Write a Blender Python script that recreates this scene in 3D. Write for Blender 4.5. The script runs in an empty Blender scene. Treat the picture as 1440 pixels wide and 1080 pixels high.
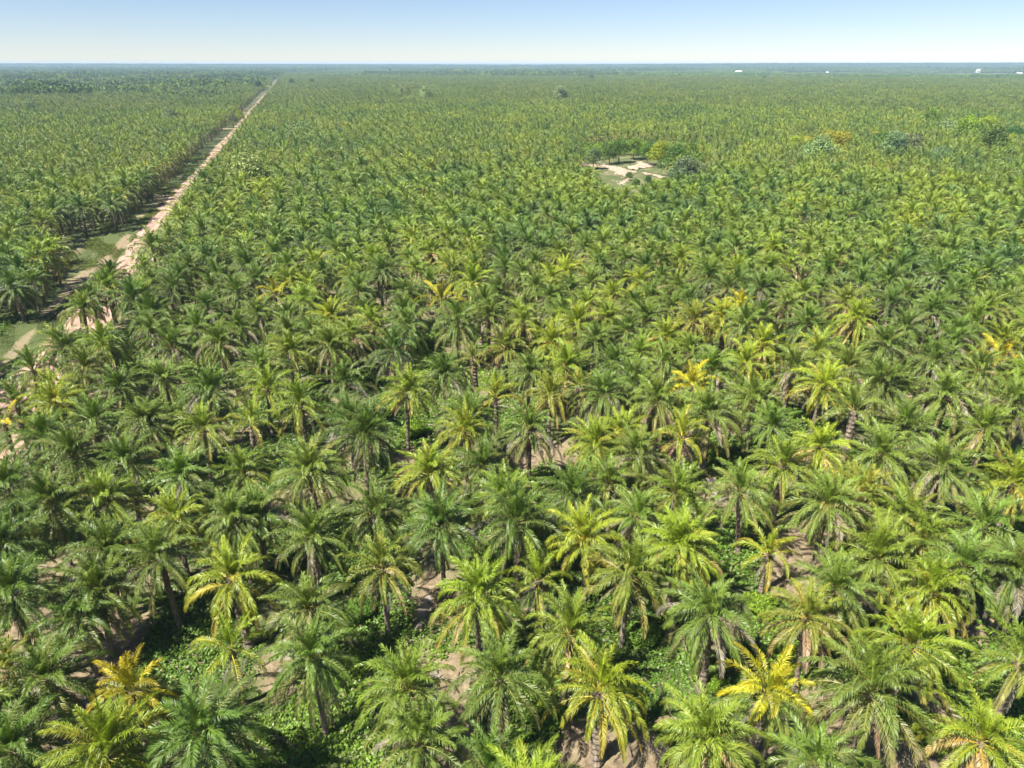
import bpy, math, random
import numpy as np
from mathutils import Vector

# ------------------------------------------------------------------ camera, world, sun, exposure
S = bpy.context.scene
COL = S.collection
R = math.radians
FPX, PITCH, CAMH = 998.0, 24.27, 48.0
cam_data = bpy.data.cameras.new("camera")
cam = bpy.data.objects.new("camera", cam_data)
COL.objects.link(cam)
cam_data.sensor_width = 36.0
cam_data.lens = 36.0 * FPX / 1440.0
cam_data.clip_start = 0.5
cam_data.clip_end = 60000
cam.location = (0, 0, CAMH)
cam.rotation_euler = (R(90 - PITCH), 0, 0)
S.camera = cam

SUN_EL, SUN_AZ = 54.0, 35.0          # shadows fall 35 degrees from +X towards +Y
sd = Vector((-math.cos(R(SUN_AZ)) * math.cos(R(SUN_EL)), -math.sin(R(SUN_AZ)) * math.cos(R(SUN_EL)), math.sin(R(SUN_EL))))
W = bpy.data.worlds.new("World")
S.world = W
W.use_nodes = True
nt = W.node_tree
sky = nt.nodes.new("ShaderNodeTexSky")
sky.sky_type = 'NISHITA'
sky.sun_disc = False
sky.sun_elevation = R(SUN_EL)
sky.sun_rotation = math.atan2(sd.x, sd.y)
sky.altitude = 50
sky.air_density = 0.8
sky.dust_density = 0.0
sky.ozone_density = 3.5
bg = nt.nodes["Background"]
tintn = nt.nodes.new("ShaderNodeMix"); tintn.data_type = 'RGBA'; tintn.blend_type = 'MULTIPLY'; tintn.inputs[0].default_value = 1
tintn.inputs[7].default_value = (1.0, 0.97, 1.05, 1)
nt.links.new(sky.outputs[0], tintn.inputs[6])
nt.links.new(tintn.outputs[2], bg.inputs[0])
bg.inputs[1].default_value = 0.050
sl = bpy.data.lights.new("sun", 'SUN')
sl.energy = 5.0
sl.angle = R(0.5)
sl.color = (1.0, 0.95, 0.87)
sun = bpy.data.objects.new("sun", sl)
COL.objects.link(sun)
sun.rotation_euler = (-sd).to_track_quat('-Z', 'Y').to_euler()
sun.location = (-60, -40, 120)
S.view_settings.view_transform = 'Standard'
S.view_settings.look = 'None'
S.view_settings.gamma = 1
S.view_settings.exposure = 1.3
S.render.engine = 'CYCLES'
S.cycles.volume_bounces = 0

# ------------------------------------------------------------------ maths helpers
CP, SP = math.cos(R(PITCH)), math.sin(R(PITCH))
def ray(px, py):
    u, v = (px - 720) / FPX, (540 - py) / FPX
    return (u, CP + v * SP, -SP + v * CP)
def on_plane(px, py, z=0.0):
    d = ray(px, py)
    t = (z - CAMH) / d[2]
    return d[0] * t, d[1] * t
def to_px(x, y, z):
    dz = z - CAMH
    f = y * CP - dz * SP
    up = y * SP + dz * CP
    return 720 + FPX * x / f, 540 - FPX * up / f
def unit(a):
    return a / np.maximum(np.linalg.norm(a, axis=-1, keepdims=True), 1e-9)
def in_poly(x, y, poly):
    c = False
    j = len(poly) - 1
    for i in range(len(poly)):
        xi, yi = poly[i]; xj, yj = poly[j]
        if (yi > y) != (yj > y) and x < (xj - xi) * (y - yi) / (yj - yi) + xi:
            c = not c
        j = i
    return c

class Acc:
    """collects vertices, faces and vertex colours for one mesh"""
    def __init__(self):
        self.v, self.c, self.f, self.n = [], [], [], 0
    def add(self, verts, faces, cols):
        verts = np.asarray(verts, float).reshape(-1, 3)
        cols = np.asarray(cols, float)
        if cols.ndim == 1:
            cols = np.tile(cols[:3], (len(verts), 1))
        self.v.append(verts); self.c.append(cols)
        self.f += [tuple(int(i) + self.n for i in f) for f in faces]
        self.n += len(verts)
    def add_np(self, verts, faces, cols):
        self.v.append(verts.reshape(-1, 3)); self.c.append(cols.reshape(-1, 3))
        self.f += (faces + self.n).tolist()
        self.n += len(verts.reshape(-1, 3))
    def mesh(self, name, mats, smooth=False):
        me = bpy.data.meshes.new(name)
        V = np.concatenate(self.v); Cc = np.concatenate(self.c)
        me.from_pydata(V.tolist(), [], self.f)
        a = me.color_attributes.new("Col", 'FLOAT_COLOR', 'POINT')
        a.data.foreach_set("color", np.concatenate([Cc, np.ones((len(Cc), 1))], 1).astype(np.float32).ravel())
        for m in (mats if isinstance(mats, (list, tuple)) else [mats]):
            me.materials.append(m)
        if smooth:
            me.polygons.foreach_set("use_smooth", [True] * len(me.polygons))
        return me

def link(name, data, parent=None, loc=(0, 0, 0)):
    o = bpy.data.objects.new(name, data)
    COL.objects.link(o)
    o.parent = parent
    o.location = loc
    return o
def tag(o, label=None, cat=None, group=None, kind=None):
    if label: o["label"] = label
    if cat: o["category"] = cat
    if group: o["group"] = group
    if kind: o["kind"] = kind
    return o

# ------------------------------------------------------------------ materials
def new_mat(name):
    m = bpy.data.materials.new(name)
    m.use_nodes = True
    return m, m.node_tree.nodes, m.node_tree.links, m.node_tree.nodes["Principled BSDF"]
def mixc(N, L, mode, a, b, fac):
    n = N.new("ShaderNodeMix"); n.data_type = 'RGBA'; n.blend_type = mode
    for sock, val in ((n.inputs[6], a), (n.inputs[7], b), (n.inputs[0], fac)):
        if hasattr(val, "links"): L.new(val, sock)
        else: sock.default_value = val
    return n.outputs[2]
def ramp(N, L, src, stops):
    r = N.new("ShaderNodeValToRGB")
    while len(r.color_ramp.elements) < len(stops): r.color_ramp.elements.new(0.5)
    for e, (p, c) in zip(r.color_ramp.elements, stops):
        e.position = p; e.color = (*c, 1) if len(c) == 3 else c
    L.new(src, r.inputs[0])
    return r.outputs[0]
def noise(N, L, scale, detail=4, rough=0.55, coord=None, dist=0.0):
    n = N.new("ShaderNodeTexNoise")
    n.inputs["Scale"].default_value = scale
    n.inputs["Detail"].default_value = detail
    n.inputs["Roughness"].default_value = rough
    n.inputs["Distortion"].default_value = dist
    if coord is not None: L.new(coord, n.inputs["Vector"])
    return n.outputs["Fac"]

def leaf_material(name, by_random, transl=0.16, rough=0.45, spec=0.4, stops=None):
    m, N, L, P = new_mat(name)
    at = N.new("ShaderNodeAttribute"); at.attribute_name = "Col"
    oi = N.new("ShaderNodeObjectInfo")
    if by_random:
        tint = ramp(N, L, oi.outputs["Random"], stops)
        mul = mixc(N, L, 'MULTIPLY', at.outputs["Color"], tint, 1.0)
    else:
        mul = mixc(N, L, 'MULTIPLY', at.outputs["Color"], oi.outputs["Color"], 1.0)
    mul = mixc(N, L, 'MULTIPLY', mul, (8, 8, 8, 1), 1.0)
    geo = N.new("ShaderNodeNewGeometry")
    nz = noise(N, L, 0.9, 3, 0.6, geo.outputs["Position"])
    nz = ramp(N, L, nz, [(0.3, (0.78, 0.80, 0.85)), (0.7, (1.18, 1.14, 1.0))])
    nb = noise(N, L, 0.011, 4, 0.6, geo.outputs["Position"])
    nb = ramp(N, L, nb, [(0.35, (0.72, 0.82, 0.90)), (0.65, (1.16, 1.08, 1.0))])
    colr = mixc(N, L, 'MULTIPLY', mixc(N, L, 'MULTIPLY', mul, nz, 1.0), nb, 1.0)
    L.new(colr, P.inputs["Base Color"])
    P.inputs["Roughness"].default_value = rough
    P.inputs["Specular IOR Level"].default_value = spec
    tr = N.new("ShaderNodeBsdfTranslucent")
    tc = mixc(N, L, 'MULTIPLY', colr, (1.5, 1.5, 0.5, 1), 1.0)
    L.new(tc, tr.inputs["Color"])
    mx = N.new("ShaderNodeMixShader"); mx.inputs[0].default_value = transl
    L.new(P.outputs[0], mx.inputs[1]); L.new(tr.outputs[0], mx.inputs[2])
    L.new(mx.outputs[0], N["Material Output"].inputs["Surface"])
    return m

K = 1 / 8.0
def k3(c): return tuple(v * K for v in c)
M_FROND = leaf_material("palm_frond", False)
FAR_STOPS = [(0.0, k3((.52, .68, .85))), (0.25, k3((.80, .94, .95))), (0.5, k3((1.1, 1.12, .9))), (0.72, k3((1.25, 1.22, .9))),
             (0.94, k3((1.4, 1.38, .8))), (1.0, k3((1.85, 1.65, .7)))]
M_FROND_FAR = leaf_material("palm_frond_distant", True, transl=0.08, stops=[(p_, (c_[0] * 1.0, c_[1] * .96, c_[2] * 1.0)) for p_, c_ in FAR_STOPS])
M_TREE = leaf_material("tree_leaves", False, transl=0.2, rough=0.55, spec=0.35)
M_WOOD_FAR = leaf_material("forest_leaves", True, transl=0.15, rough=0.6, spec=0.3,
    stops=[(0.0, k3((.6, .75, .85))), (0.5, k3((.95, 1.0, .95))), (1.0, k3((1.6, 1.4, .8)))])
M_COVER = leaf_material("vine_leaves", False, transl=0.25, rough=0.5, spec=0.4)

def bark_material():
    m, N, L, P = new_mat("palm_trunk_bark")
    at = N.new("ShaderNodeAttribute"); at.attribute_name = "Col"
    tc = N.new("ShaderNodeTexCoord")
    nz = noise(N, L, 6, 5, 0.7, tc.outputs["Object"])
    nz = ramp(N, L, nz, [(0.3, (0.55, 0.5, 0.45)), (0.7, (1.3, 1.25, 1.2))])
    L.new(mixc(N, L, 'MULTIPLY', at.outputs["Color"], nz, 1.0), P.inputs["Base Color"])
    P.inputs["Roughness"].default_value = 0.9
    return m
M_BARK = bark_material()

def ground_material():
    m, N, L, P = new_mat("plantation_floor")
    geo = N.new("ShaderNodeNewGeometry")
    at = N.new("ShaderNodeAttribute"); at.attribute_name = "Col"     # r bare soil, g lush grass, b pale worn path
    sep = N.new("ShaderNodeSeparateColor"); L.new(at.outputs["Color"], sep.inputs[0])
    n1 = noise(N, L, 0.16, 6, 0.62, geo.outputs["Position"], 0.6)
    n2 = noise(N, L, 1.3, 6, 0.65, geo.outputs["Position"], 0.4)
    n3 = noise(N, L, 9.0, 4, 0.7, geo.outputs["Position"])
    def add(a, b, w):
        mm = N.new("ShaderNodeMath"); mm.operation = 'MULTIPLY_ADD'
        L.new(b, mm.inputs[0]); mm.inputs[1].default_value = w
        if hasattr(a, "links"): L.new(a, mm.inputs[2])
        else: mm.inputs[2].default_value = a
        return mm.outputs[0]
    soil = ramp(N, L, n2, [(0.25, (0.10, 0.068, 0.038)), (0.5, (0.25, 0.19, 0.11)), (0.75, (0.40, 0.32, 0.205))])
    straw = ramp(N, L, n3, [(0.3, (0.15, 0.125, 0.06)), (0.7, (0.33, 0.28, 0.15))])
    grass = ramp(N, L, n3, [(0.3, (0.04, 0.062, 0.014)), (0.7, (0.115, 0.145, 0.032))])
    s = add(add(n1, n2, 0.40), n3, 0.12)
    s = add(s, sep.outputs[0], 0.6)                                   # more soil
    s2 = add(s, sep.outputs[1], -0.75)                                # more grass
    f1 = ramp(N, L, s2, [(0.74, (0, 0, 0)), (0.88, (1, 1, 1))])
    f2 = ramp(N, L, s2, [(0.90, (0, 0, 0)), (1.08, (1, 1, 1))])
    c = mixc(N, L, 'MIX', grass, straw, f1)
    c = mixc(N, L, 'MIX', c, soil, f2)
    pale = ramp(N, L, n2, [(0.3, (0.20, 0.165, 0.13)), (0.7, (0.36, 0.31, 0.26))])
    pf = add(n2, sep.outputs[2], 1.0)
    pf = ramp(N, L, pf, [(0.85, (0, 0, 0)), (1.1, (1, 1, 1))])
    c = mixc(N, L, 'MIX', c, pale, pf)
    L.new(c, P.inputs["Base Color"])
    P.inputs["Roughness"].default_value = 0.95
    bp = N.new("ShaderNodeBump"); bp.inputs["Strength"].default_value = 0.7; bp.inputs["Distance"].default_value = 0.25
    L.new(n3, bp.inputs["Height"]); L.new(bp.outputs[0], P.inputs["Normal"])
    return m
M_GROUND = ground_material()

def sand_material(name, lo, hi, grassy=0.0):
    m, N, L, P = new_mat(name)
    geo = N.new("ShaderNodeNewGeometry")
    at = N.new("ShaderNodeAttribute"); at.attribute_name = "Col"
    n = noise(N, L, 0.7, 7, 0.7, geo.outputs["Position"], 0.3)
    n3 = noise(N, L, 5.0, 4, 0.7, geo.outputs["Position"])
    c = ramp(N, L, n, [(0.28, lo), (0.62, hi)])
    c2 = mixc(N, L, 'MULTIPLY', c, at.outputs["Color"], 1.0)
    L.new(c2, P.inputs["Base Color"])
    P.inputs["Roughness"].default_value = 0.95
    bp = N.new("ShaderNodeBump"); bp.inputs["Strength"].default_value = 0.6; bp.inputs["Distance"].default_value = 0.15
    L.new(n3, bp.inputs["Height"]); L.new(bp.outputs[0], P.inputs["Normal"])
    return m
M_ROAD = sand_material("sandy_road", (0.27, 0.165, 0.11), (0.52, 0.35, 0.26))
M_SAND = sand_material("pale_sand", (0.28, 0.205, 0.14), (0.46, 0.35, 0.255))

# ------------------------------------------------------------------ layout of the road and clearing
rx, ry = on_plane(84, 480)
RDIR = np.array([-0.3106, 1.097]); RDIR /= np.linalg.norm(RDIR)
RNRM = np.array([RDIR[1], -RDIR[0]])              # to the right of the road
RP = np.array([rx, ry])
def road_st(x, y):
    d = np.array([x, y]) - RP
    return float(d @ RDIR), float(d @ RNRM)
def road_xy(s, t):
    p = RP + RDIR * s + RNRM * t
    return float(p[0]), float(p[1])
CLEAR_PX = [(806, 231), (816, 222), (838, 213), (870, 208), (915, 212), (935, 226), (950, 243), (936, 257), (905, 262), (880, 271), (862, 266), (846, 252), (822, 243)]
CLEAR = [on_plane(a, b) for a, b in CLEAR_PX]

rng = random.Random(7)
nr = np.random.RandomState(11)

def wob(a, seed):   # cheap smooth 1-D noise
    return (math.sin(a * 0.31 + seed) + math.sin(a * 0.83 + seed * 2.1) * 0.6 + math.sin(a * 1.9 + seed * 3.7) * 0.3) / 1.9

# ------------------------------------------------------------------ ground sheet
def axis(lo, hi, step, far_lo, far_hi, g=1.13):
    a = list(np.arange(lo, hi + step, step))
    st, x, out = step, a[-1], []
    while x < far_hi:
        st *= g; x += st; out.append(x)
    st, x, left = step, a[0], []
    while x > far_lo:
        st *= g; x -= st; left.append(x)
    return np.array(left[::-1] + a + out)
SOIL_PX = [(1010, 690, 26), (1118, 800, 40), (1130, 760, 16), (600, 860, 42), (590, 905, 30), (655, 940, 34), (560, 850, 25), (405, 925, 26), (400, 960, 22),
           (400, 735, 34), (440, 700, 16), (130, 830, 30), (45, 880, 30), (250, 900, 30), (170, 900, 40), (120, 980, 40), (900, 1050, 60), (820, 1060, 40),
           (640, 1050, 40), (1120, 1060, 50), (1310, 985, 30), (1180, 760, 18), (1300, 1070, 40), (960, 630, 18), (800, 640, 26), (745, 640, 20),
           (850, 872, 14), (950, 890, 14), (210, 780, 10), (90, 790, 24), (520, 620, 18), (580, 640, 18), (350, 545, 14), (660, 520, 18), (1410, 880, 20),
           (1370, 890, 24), (1185, 1000, 40), (20, 920, 30), (880, 1000, 20), (100, 1020, 40), (430, 1070, 40), (700, 480, 14), (560, 520, 14), (1010, 740, 18)]
GRASS_PX = [(925, 960, 75), (520, 900, 60), (480, 1040, 80), (1110, 900, 45), (1180, 930, 50), (410, 760, 50), (270, 910, 60), (1040, 770, 40), (1000, 620, 20),
            (1340, 930, 60), (1400, 1020, 50), (580, 600, 26), (20, 440, 40), (165, 325, 30), (170, 300, 24), (500, 780, 40), (1030, 740, 30), (480, 1000, 60), (735, 1000, 50),
            (860, 870, 30), (1290, 1010, 40), (20, 460, 40)]
PATH_PX = [(594, 862, 9), (588, 880, 8), (602, 845, 8), (612, 950, 10), (400, 920, 9), (398, 940, 9), (397, 905, 7), (572, 880, 5), (380, 880, 6), (1004, 680, 12), (1012, 700, 10)]
gx = axis(-120, 150, 0.9, -22000, 22000)
gy = axis(10, 200, 0.9, -600, 24000)
X, Y = np.meshgrid(gx, gy)
Z = 0.16 * (np.sin(X * .21 + 1) * np.sin(Y * .17) + 0.6 * np.sin(X * .47 + Y * .33)) + 0.05 * nr.randn(*X.shape)
near_road = np.abs((X - RP[0]) * RNRM[0] + (Y - RP[1]) * RNRM[1])
Z *= np.clip((near_road - 5) / 5, 0.0, 1) * np.clip((900 - np.hypot(X, Y)) / 300, 0, 1)
Z -= 0.03
mask = np.zeros(X.shape + (3,))
def stamp(lst, ch, amt):
    for (px, py, r) in lst:
        x, y = on_plane(px, py)
        x2, _ = on_plane(px + r, py); _, y2 = on_plane(px, max(py - r, 120))
        sx = abs(x2 - x); sy = min(abs(y2 - y), sx * 1.6)
        d = np.sqrt(((X - x) / sx) ** 2 + ((Y - y) / sy) ** 2)
        mask[..., ch] = np.maximum(mask[..., ch], amt * np.clip(1.5 - d, 0, 1))
stamp(SOIL_PX, 0, 1.0); stamp(GRASS_PX, 1, 0.85); stamp(PATH_PX, 2, 0.8)
S_ = (X - RP[0]) * RDIR[0] + (Y - RP[1]) * RDIR[1]
T_ = (X - RP[0]) * RNRM[0] + (Y - RP[1]) * RNRM[1]
verge = np.abs(T_ + 8) < 6
mask[..., 1] = np.where(verge, np.maximum(mask[..., 1], 0.22 + 0.22 * np.sin(S_ * .05 + 2)), mask[..., 1])
trk = np.exp(-((T_ + 6.6 + np.sin(S_ * .06)) / 1.5) ** 2)
mask[..., 0] = np.maximum(mask[..., 0], trk * 0.9)
cx0, cy0 = on_plane(882, 238)
mask[..., 1] = np.maximum(mask[..., 1], 0.04 * (((X - cx0) / 45) ** 2 + ((Y - cy0) / 55) ** 2 < 1))
ny, nx = X.shape
idx = np.arange(nx * ny).reshape(ny, nx)
F = np.stack([idx[:-1, :-1], idx[:-1, 1:], idx[1:, 1:], idx[1:, :-1]], -1).reshape(-1, 4)
a = Acc(); a.add_np(np.stack([X, Y, Z], -1), F, mask)
tag(link("ground", a.mesh("ground", M_GROUND, True)), kind="structure")

def ribbon(name, pts_fn, s0, s1, width, mat, z=0.03, step=1.6, cross=9, ruts=True, g=1.0):
    a = Acc(); rows = []; s = s0; st = step
    while s < s1:
        rows.append(s); s += st; st = step * max(1, (abs(s) / 150)) * g
    V, Cc = [], []
    for s in rows:
        wl = width / 2 * (1 + 0.28 * wob(s, 1.0)); wr = width / 2 * (1 + 0.28 * wob(s, 4.0))
        for j in range(cross):
            q = j / (cross - 1) * 2 - 1
            t = (q * wl if q < 0 else q * wr)
            x, y = pts_fn(s, t)
            rut = math.exp(-((abs(q) - 0.5) / 0.16) ** 2)
            edge = max(0, abs(q) - 0.8) * 5
            V.append((x, y, z + 0.05 * (1 - edge) - 0.04 * rut * (1 if ruts else 0) + rng.uniform(-.008, .008) - 0.06 * edge))
            b = 0.86 + 0.22 * rut + 0.1 * wob(s + q * 3, 2.0) - 0.2 * edge
            if ruts and abs(q) < 0.2: b *= 0.82
            Cc.append((b, b * (1 - .02 * edge), b * (1 - .08 * edge)))
    n = len(rows)
    F = [(i * cross + j, i * cross + j + 1, (i + 1) * cross + j + 1, (i + 1) * cross + j) for i in range(n - 1) for j in range(cross - 1)]
    a.add(V, F, np.array(Cc))
    return tag(link(name, a.mesh(name, mat, True)), kind="structure")
ribbon("road", lambda s, t: road_xy(s, t + .2 - 1.3 * min(1, max(0, (s - 40) / 60)) + 0.7 * math.sin(s * .03)), -75, 1300, 5.6, M_ROAD)
def side(s_at):
    def fn(s, t): return road_xy(s_at + t + 0.3 * math.sin(s * .2), -3.0 - s)
    return fn
for px, py in ((330, 181), (292, 222)):
    s_at, _ = road_st(*on_plane(px, py))
    ribbon("side_track", side(s_at), 0, 60, 5.0, M_ROAD, z=0.034, cross=7)
# a second sandy lane that runs beside the road at the lower left
ribbon("sandy_lane", lambda s, t: road_xy(s, t + 5.2 - 0.02 * s), -60, 30, 3.2, M_ROAD, z=0.05, cross=7)

# sand sheets of the clearing
def blob(name, pts_px, mat, z, h=0.0, sub=1.2, label=None, cat=None):
    poly = [on_plane(a_, b_) for a_, b_ in pts_px]
    xs = [p[0] for p in poly]; ys = [p[1] for p in poly]
    x0, x1, y0, y1 = min(xs) - 2, max(xs) + 2, min(ys) - 3, max(ys) + 3
    n = int((x1 - x0) / sub) + 1; m_ = int((y1 - y0) / (sub * 1.3)) + 1
    V, keep, C3 = [], {}, []
    def edge_d(x, y):
        best = 1e9
        for i in range(len(poly)):
            ax, ay = poly[i - 1]; bx, by = poly[i]
            dx, dy = bx - ax, by - ay
            t = max(0, min(1, ((x - ax) * dx + (y - ay) * dy) / (dx * dx + dy * dy)))
            best = min(best, math.hypot(x - ax - t * dx, y - ay - t * dy))
        return best
    F = []
    for j in range(m_ + 1):
        for i in range(n + 1):
            x = x0 + (x1 - x0) * i / n + rng.uniform(-.3, .3); y = y0 + (y1 - y0) * j / m_ + rng.uniform(-.3, .3)
            if in_poly(x + 1.1 * math.sin(y * .45) + .6 * math.sin(y * 1.3), y + 2.2 * math.sin(x * .55) + math.sin(x * 1.7), poly):
                e = edge_d(x, y)
                zz = z + (h * (1 - math.exp(-e / 2.5)) * (0.65 + 0.35 * math.sin(x * .9) * math.cos(y * .7)) if h else 0) + rng.uniform(0, .02)
                keep[(i, j)] = len(V); V.append((x, y, zz)); b = rng.uniform(.88, 1.05); C3.append((b, b, b))
    for (i, j) in list(keep):
        q = [(i, j), (i + 1, j), (i + 1, j + 1), (i, j + 1)]
        if all(k in keep for k in q): F.append(tuple(keep[k] for k in q))
    a = Acc(); a.add(V, F, np.array(C3))
    o = link(name, a.mesh(name, mat, True))
    if label: tag(o, label, cat)
    else: tag(o, kind="structure")
    return o
blob("sandy_path", [(836, 219), (842, 220), (850, 230), (862, 233), (880, 236), (894, 240), (893, 247), (884, 252), (868, 247), (857, 240), (846, 234), (838, 228)], M_SAND, 0.05)
blob("sandy_path", [(808, 228), (822, 230), (846, 233), (857, 238), (852, 240), (836, 236), (815, 233)], M_ROAD, 0.06)
blob("sandy_path", [(862, 256), (876, 252), (886, 250), (891, 253), (884, 257), (872, 260), (863, 259)], M_SAND, 0.07)
blob("sandy_path", [(898, 242), (915, 244), (930, 246), (941, 248), (938, 251), (924, 250), (908, 246)], M_SAND, 0.08)
blob("sand_pile", [(874, 233), (884, 234), (893, 232), (900, 226), (908, 229), (922, 231), (923, 233), (910, 236), (898, 239), (888, 238), (878, 236)], M_SAND, -0.02, 1.5, 1.0,
     "low pale sand heap spread at the back of the clearing", "sand pile")

# ------------------------------------------------------------------ palm fronds
C_YOUNG = np.array((.150, .245, .028)); C_MID = np.array((.101, .158, .023)); C_DARK = np.array((.045, .085, .022))
C_OLD = np.array((.17, .165, .045)); C_RIB = np.array((.34, .33, .085)); C_ORANGE = np.array((.34, .24, .06)); C_DEAD = np.array((.235, .185, .115)); C_GREY = np.array((.27, .245, .205))

def frond(acc, az, th0, L, bend, col, col_tip, ribc, r, pairs=34, lmax=0.95, segs=10, limp=0.8, w=0.085, fluff=0.35, origin=(0, 0, 0), bare=0.17, twist=0.0, two=True):
    n = segs + 1
    s = np.linspace(0, 1, n)
    th = R(th0) - R(bend) * s ** 1.45
    side_curl = r.uniform(-.25, .25)
    azs = az + side_curl * s ** 2
    dirs = np.stack([np.cos(th) * np.cos(azs), np.cos(th) * np.sin(azs), np.sin(th)], -1)
    P = np.zeros((n, 3)); P[0] = np.array(origin) + dirs[0] * 0.12
    for i in range(1, n): P[i] = P[i - 1] + 0.5 * (dirs[i] + dirs[i - 1]) * L / segs
    bvec = np.stack([-np.sin(azs), np.cos(azs), np.zeros(n)], -1)
    tw = twist * s
    nvec = unit(np.cross(dirs, bvec)); nvec *= np.where(nvec[:, 2:3] < 0, -1, 1) if abs(th0) < 80 else 1
    bt = bvec * np.cos(tw)[:, None] + nvec * np.sin(tw)[:, None]
    nt_ = nvec * np.cos(tw)[:, None] - bvec * np.sin(tw)[:, None]
    # midrib: triangular section
    rad = (0.055 * (1 - s) + 0.012)[:, None]
    ring = np.stack([P + bt * rad, P + nt_ * rad * 0.9, P - bt * rad], 1)
    f = []
    for i in range(segs):
        for j in range(3):
            k = (j + 1) % 3
            f.append((i * 3 + j, i * 3 + k, (i + 1) * 3 + k, (i + 1) * 3 + j))
    rc = ribc[None] * (1 - s[:, None] * .5) + col[None] * s[:, None] * .5
    acc.add_np(ring, np.array(f), np.repeat(rc, 3, 0).reshape(-1, 3))
    # leaflets
    q = np.linspace(bare, 0.985, pairs)
    q = np.repeat(q, 2); sgn = np.tile([1.0, -1.0], pairs)
    q = q + nr.uniform(-.008, .008, q.shape)
    ii = np.clip((q * segs).astype(int), 0, segs - 1); fr = (q * segs - ii)[:, None]
    lerp = lambda A: A[ii] * (1 - fr) + A[ii + 1] * fr
    p = lerp(P); t = unit(lerp(dirs)); b = unit(lerp(bt)); nn = unit(lerp(nt_))
    prof = np.clip(1 - np.abs((q - 0.48) / 0.58) ** 2.4, 0, 1) * 0.8 + 0.2
    ln = (lmax * prof * nr.uniform(.82, 1.1, q.shape))[:, None]
    ang = (R(36) + R(34) * q)[:, None]
    lift = (0.25 + fluff * nr.uniform(-1, 1, q.shape))[:, None]
    d1 = unit(b * sgn[:, None] * np.cos(ang) + t * np.sin(ang) + nn * lift)
    d2 = unit(d1 + np.array([0, 0, -1.0]) * limp * nr.uniform(.7, 1.3, (len(q), 1)))
    wd = unit(t - np.sum(t * d1, 1, keepdims=True) * d1) * w
    p1 = p + d1 * ln * 0.5; p2 = p1 + d2 * ln * 0.5
    kp = nr.uniform(0, 1, len(q)) > .07
    q, sgn, p, t, b, nn, ln, d1, d2, wd, p1, p2 = (A_[kp] for A_ in (q, sgn, p, t, b, nn, ln, d1, d2, wd, p1, p2))
    m_ = len(q)
    tipmix = np.clip(q * 1.0 + nr.uniform(-.15, .15, q.shape), 0, 1)[:, None] ** 1.5
    cc = col[None] * (1 - tipmix) + col_tip[None] * tipmix
    cc = cc * nr.uniform(.82, 1.18, (m_, 1))
    if two:
        V = np.stack([p - wd * .35, p + wd * .35, p1 + wd * .5, p1 - wd * .5, p2], 1)
        base = np.arange(m_)[:, None] * 5
        ftri = base + np.array([[3, 2, 4]]); fq = base + np.array([[0, 1, 2, 3]])
        Cc = np.stack([cc * 1.1, cc * 1.1, cc, cc, cc * .95 + col_tip[None] * .08], 1)
        acc.v.append(V.reshape(-1, 3)); acc.c.append(Cc.reshape(-1, 3))
        acc.f += (fq + acc.n).tolist(); acc.f += (ftri + acc.n).tolist(); acc.n += m_ * 5
    else:
        V = np.stack([p - wd * .6, p + wd * .6, p1 * .4 + p2 * .6], 1)
        base = np.arange(m_)[:, None] * 3
        acc.v.append(V.reshape(-1, 3)); acc.c.append(np.repeat(cc, 3, 0))
        acc.f += (base + np.array([[0, 1, 2]]) + acc.n).tolist(); acc.n += m_ * 3

GA = math.pi * (3 - math.sqrt(5))
def make_crown(seed, count=36, droop=1.0, fresh=0.5, pairs=60, two=True, w=0.060, segs=10, lo=-22, orange=0.25, scruff=0.0, lmax=1.02, gold=False):
    r = random.Random(seed); a = Acc(); off = r.uniform(0, 6.28); lean = r.uniform(3, 14)
    for i in range(count):
        age = (i + 0.5) / count                     # 0 youngest
        azi = off + i * GA + r.uniform(-.25, .25)
        th0 = 89 - (89 - lo) * age ** 1.05 + r.uniform(-8, 8) + lean * math.cos(azi)
        L = (4.6 + 1.1 * math.sin(min(1, age * 1.6) * 1.57)) * r.uniform(.82, 1.12)
        if age < .12: L *= 0.85
        bend = (22 + 118 * min(1, age * 1.75)) * droop * r.uniform(.8, 1.2)
        bend = min(bend, 86 + th0 + r.uniform(-14, 2))
        if r.random() < .06: bend, th0 = 70, min(th0, 5); L *= r.uniform(.6, 1)
        if age < .3: c = C_YOUNG * .6 + C_MID * .4
        elif age < .72: c = C_MID * r.uniform(.85, 1.2)
        else: c = C_MID * .55 + C_OLD * .45
        c = c * (1 - fresh * .3) + C_YOUNG * fresh * .3
        tip = c * 0.85 + C_OLD * .25
        if age > .8: tip = C_OLD * .6 + C_DEAD * .4
        if r.random() < 0.06: c = C_OLD * 1.3
        if scruff and age > .55 and r.random() < scruff:
            c = C_DEAD * r.uniform(.8, 1.1); tip = C_GREY
        if gold and age < .62 + r.uniform(-.2, .1):
            c = np.array((.43, .44, .022)) * r.uniform(.45, 1.1); tip = c * np.array((1.1, .9, .8))
        elif gold: c = C_MID * 1.2; tip = C_OLD
        rib = C_RIB * (0.6 + .5 * age)
        if age > .6 and r.random() < orange: rib = C_ORANGE
        frond(a, azi, th0, L, bend, c, tip, rib, r, pairs=pairs, two=two, w=w, segs=segs,
              limp=0.6 + 1.0 * age, fluff=.48, twist=r.uniform(-.7, .7), lmax=lmax * r.uniform(.85, 1.05),
              origin=(r.uniform(-.08, .08), r.uniform(-.08, .08), 0.35 - .75 * age))
    return a
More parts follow.
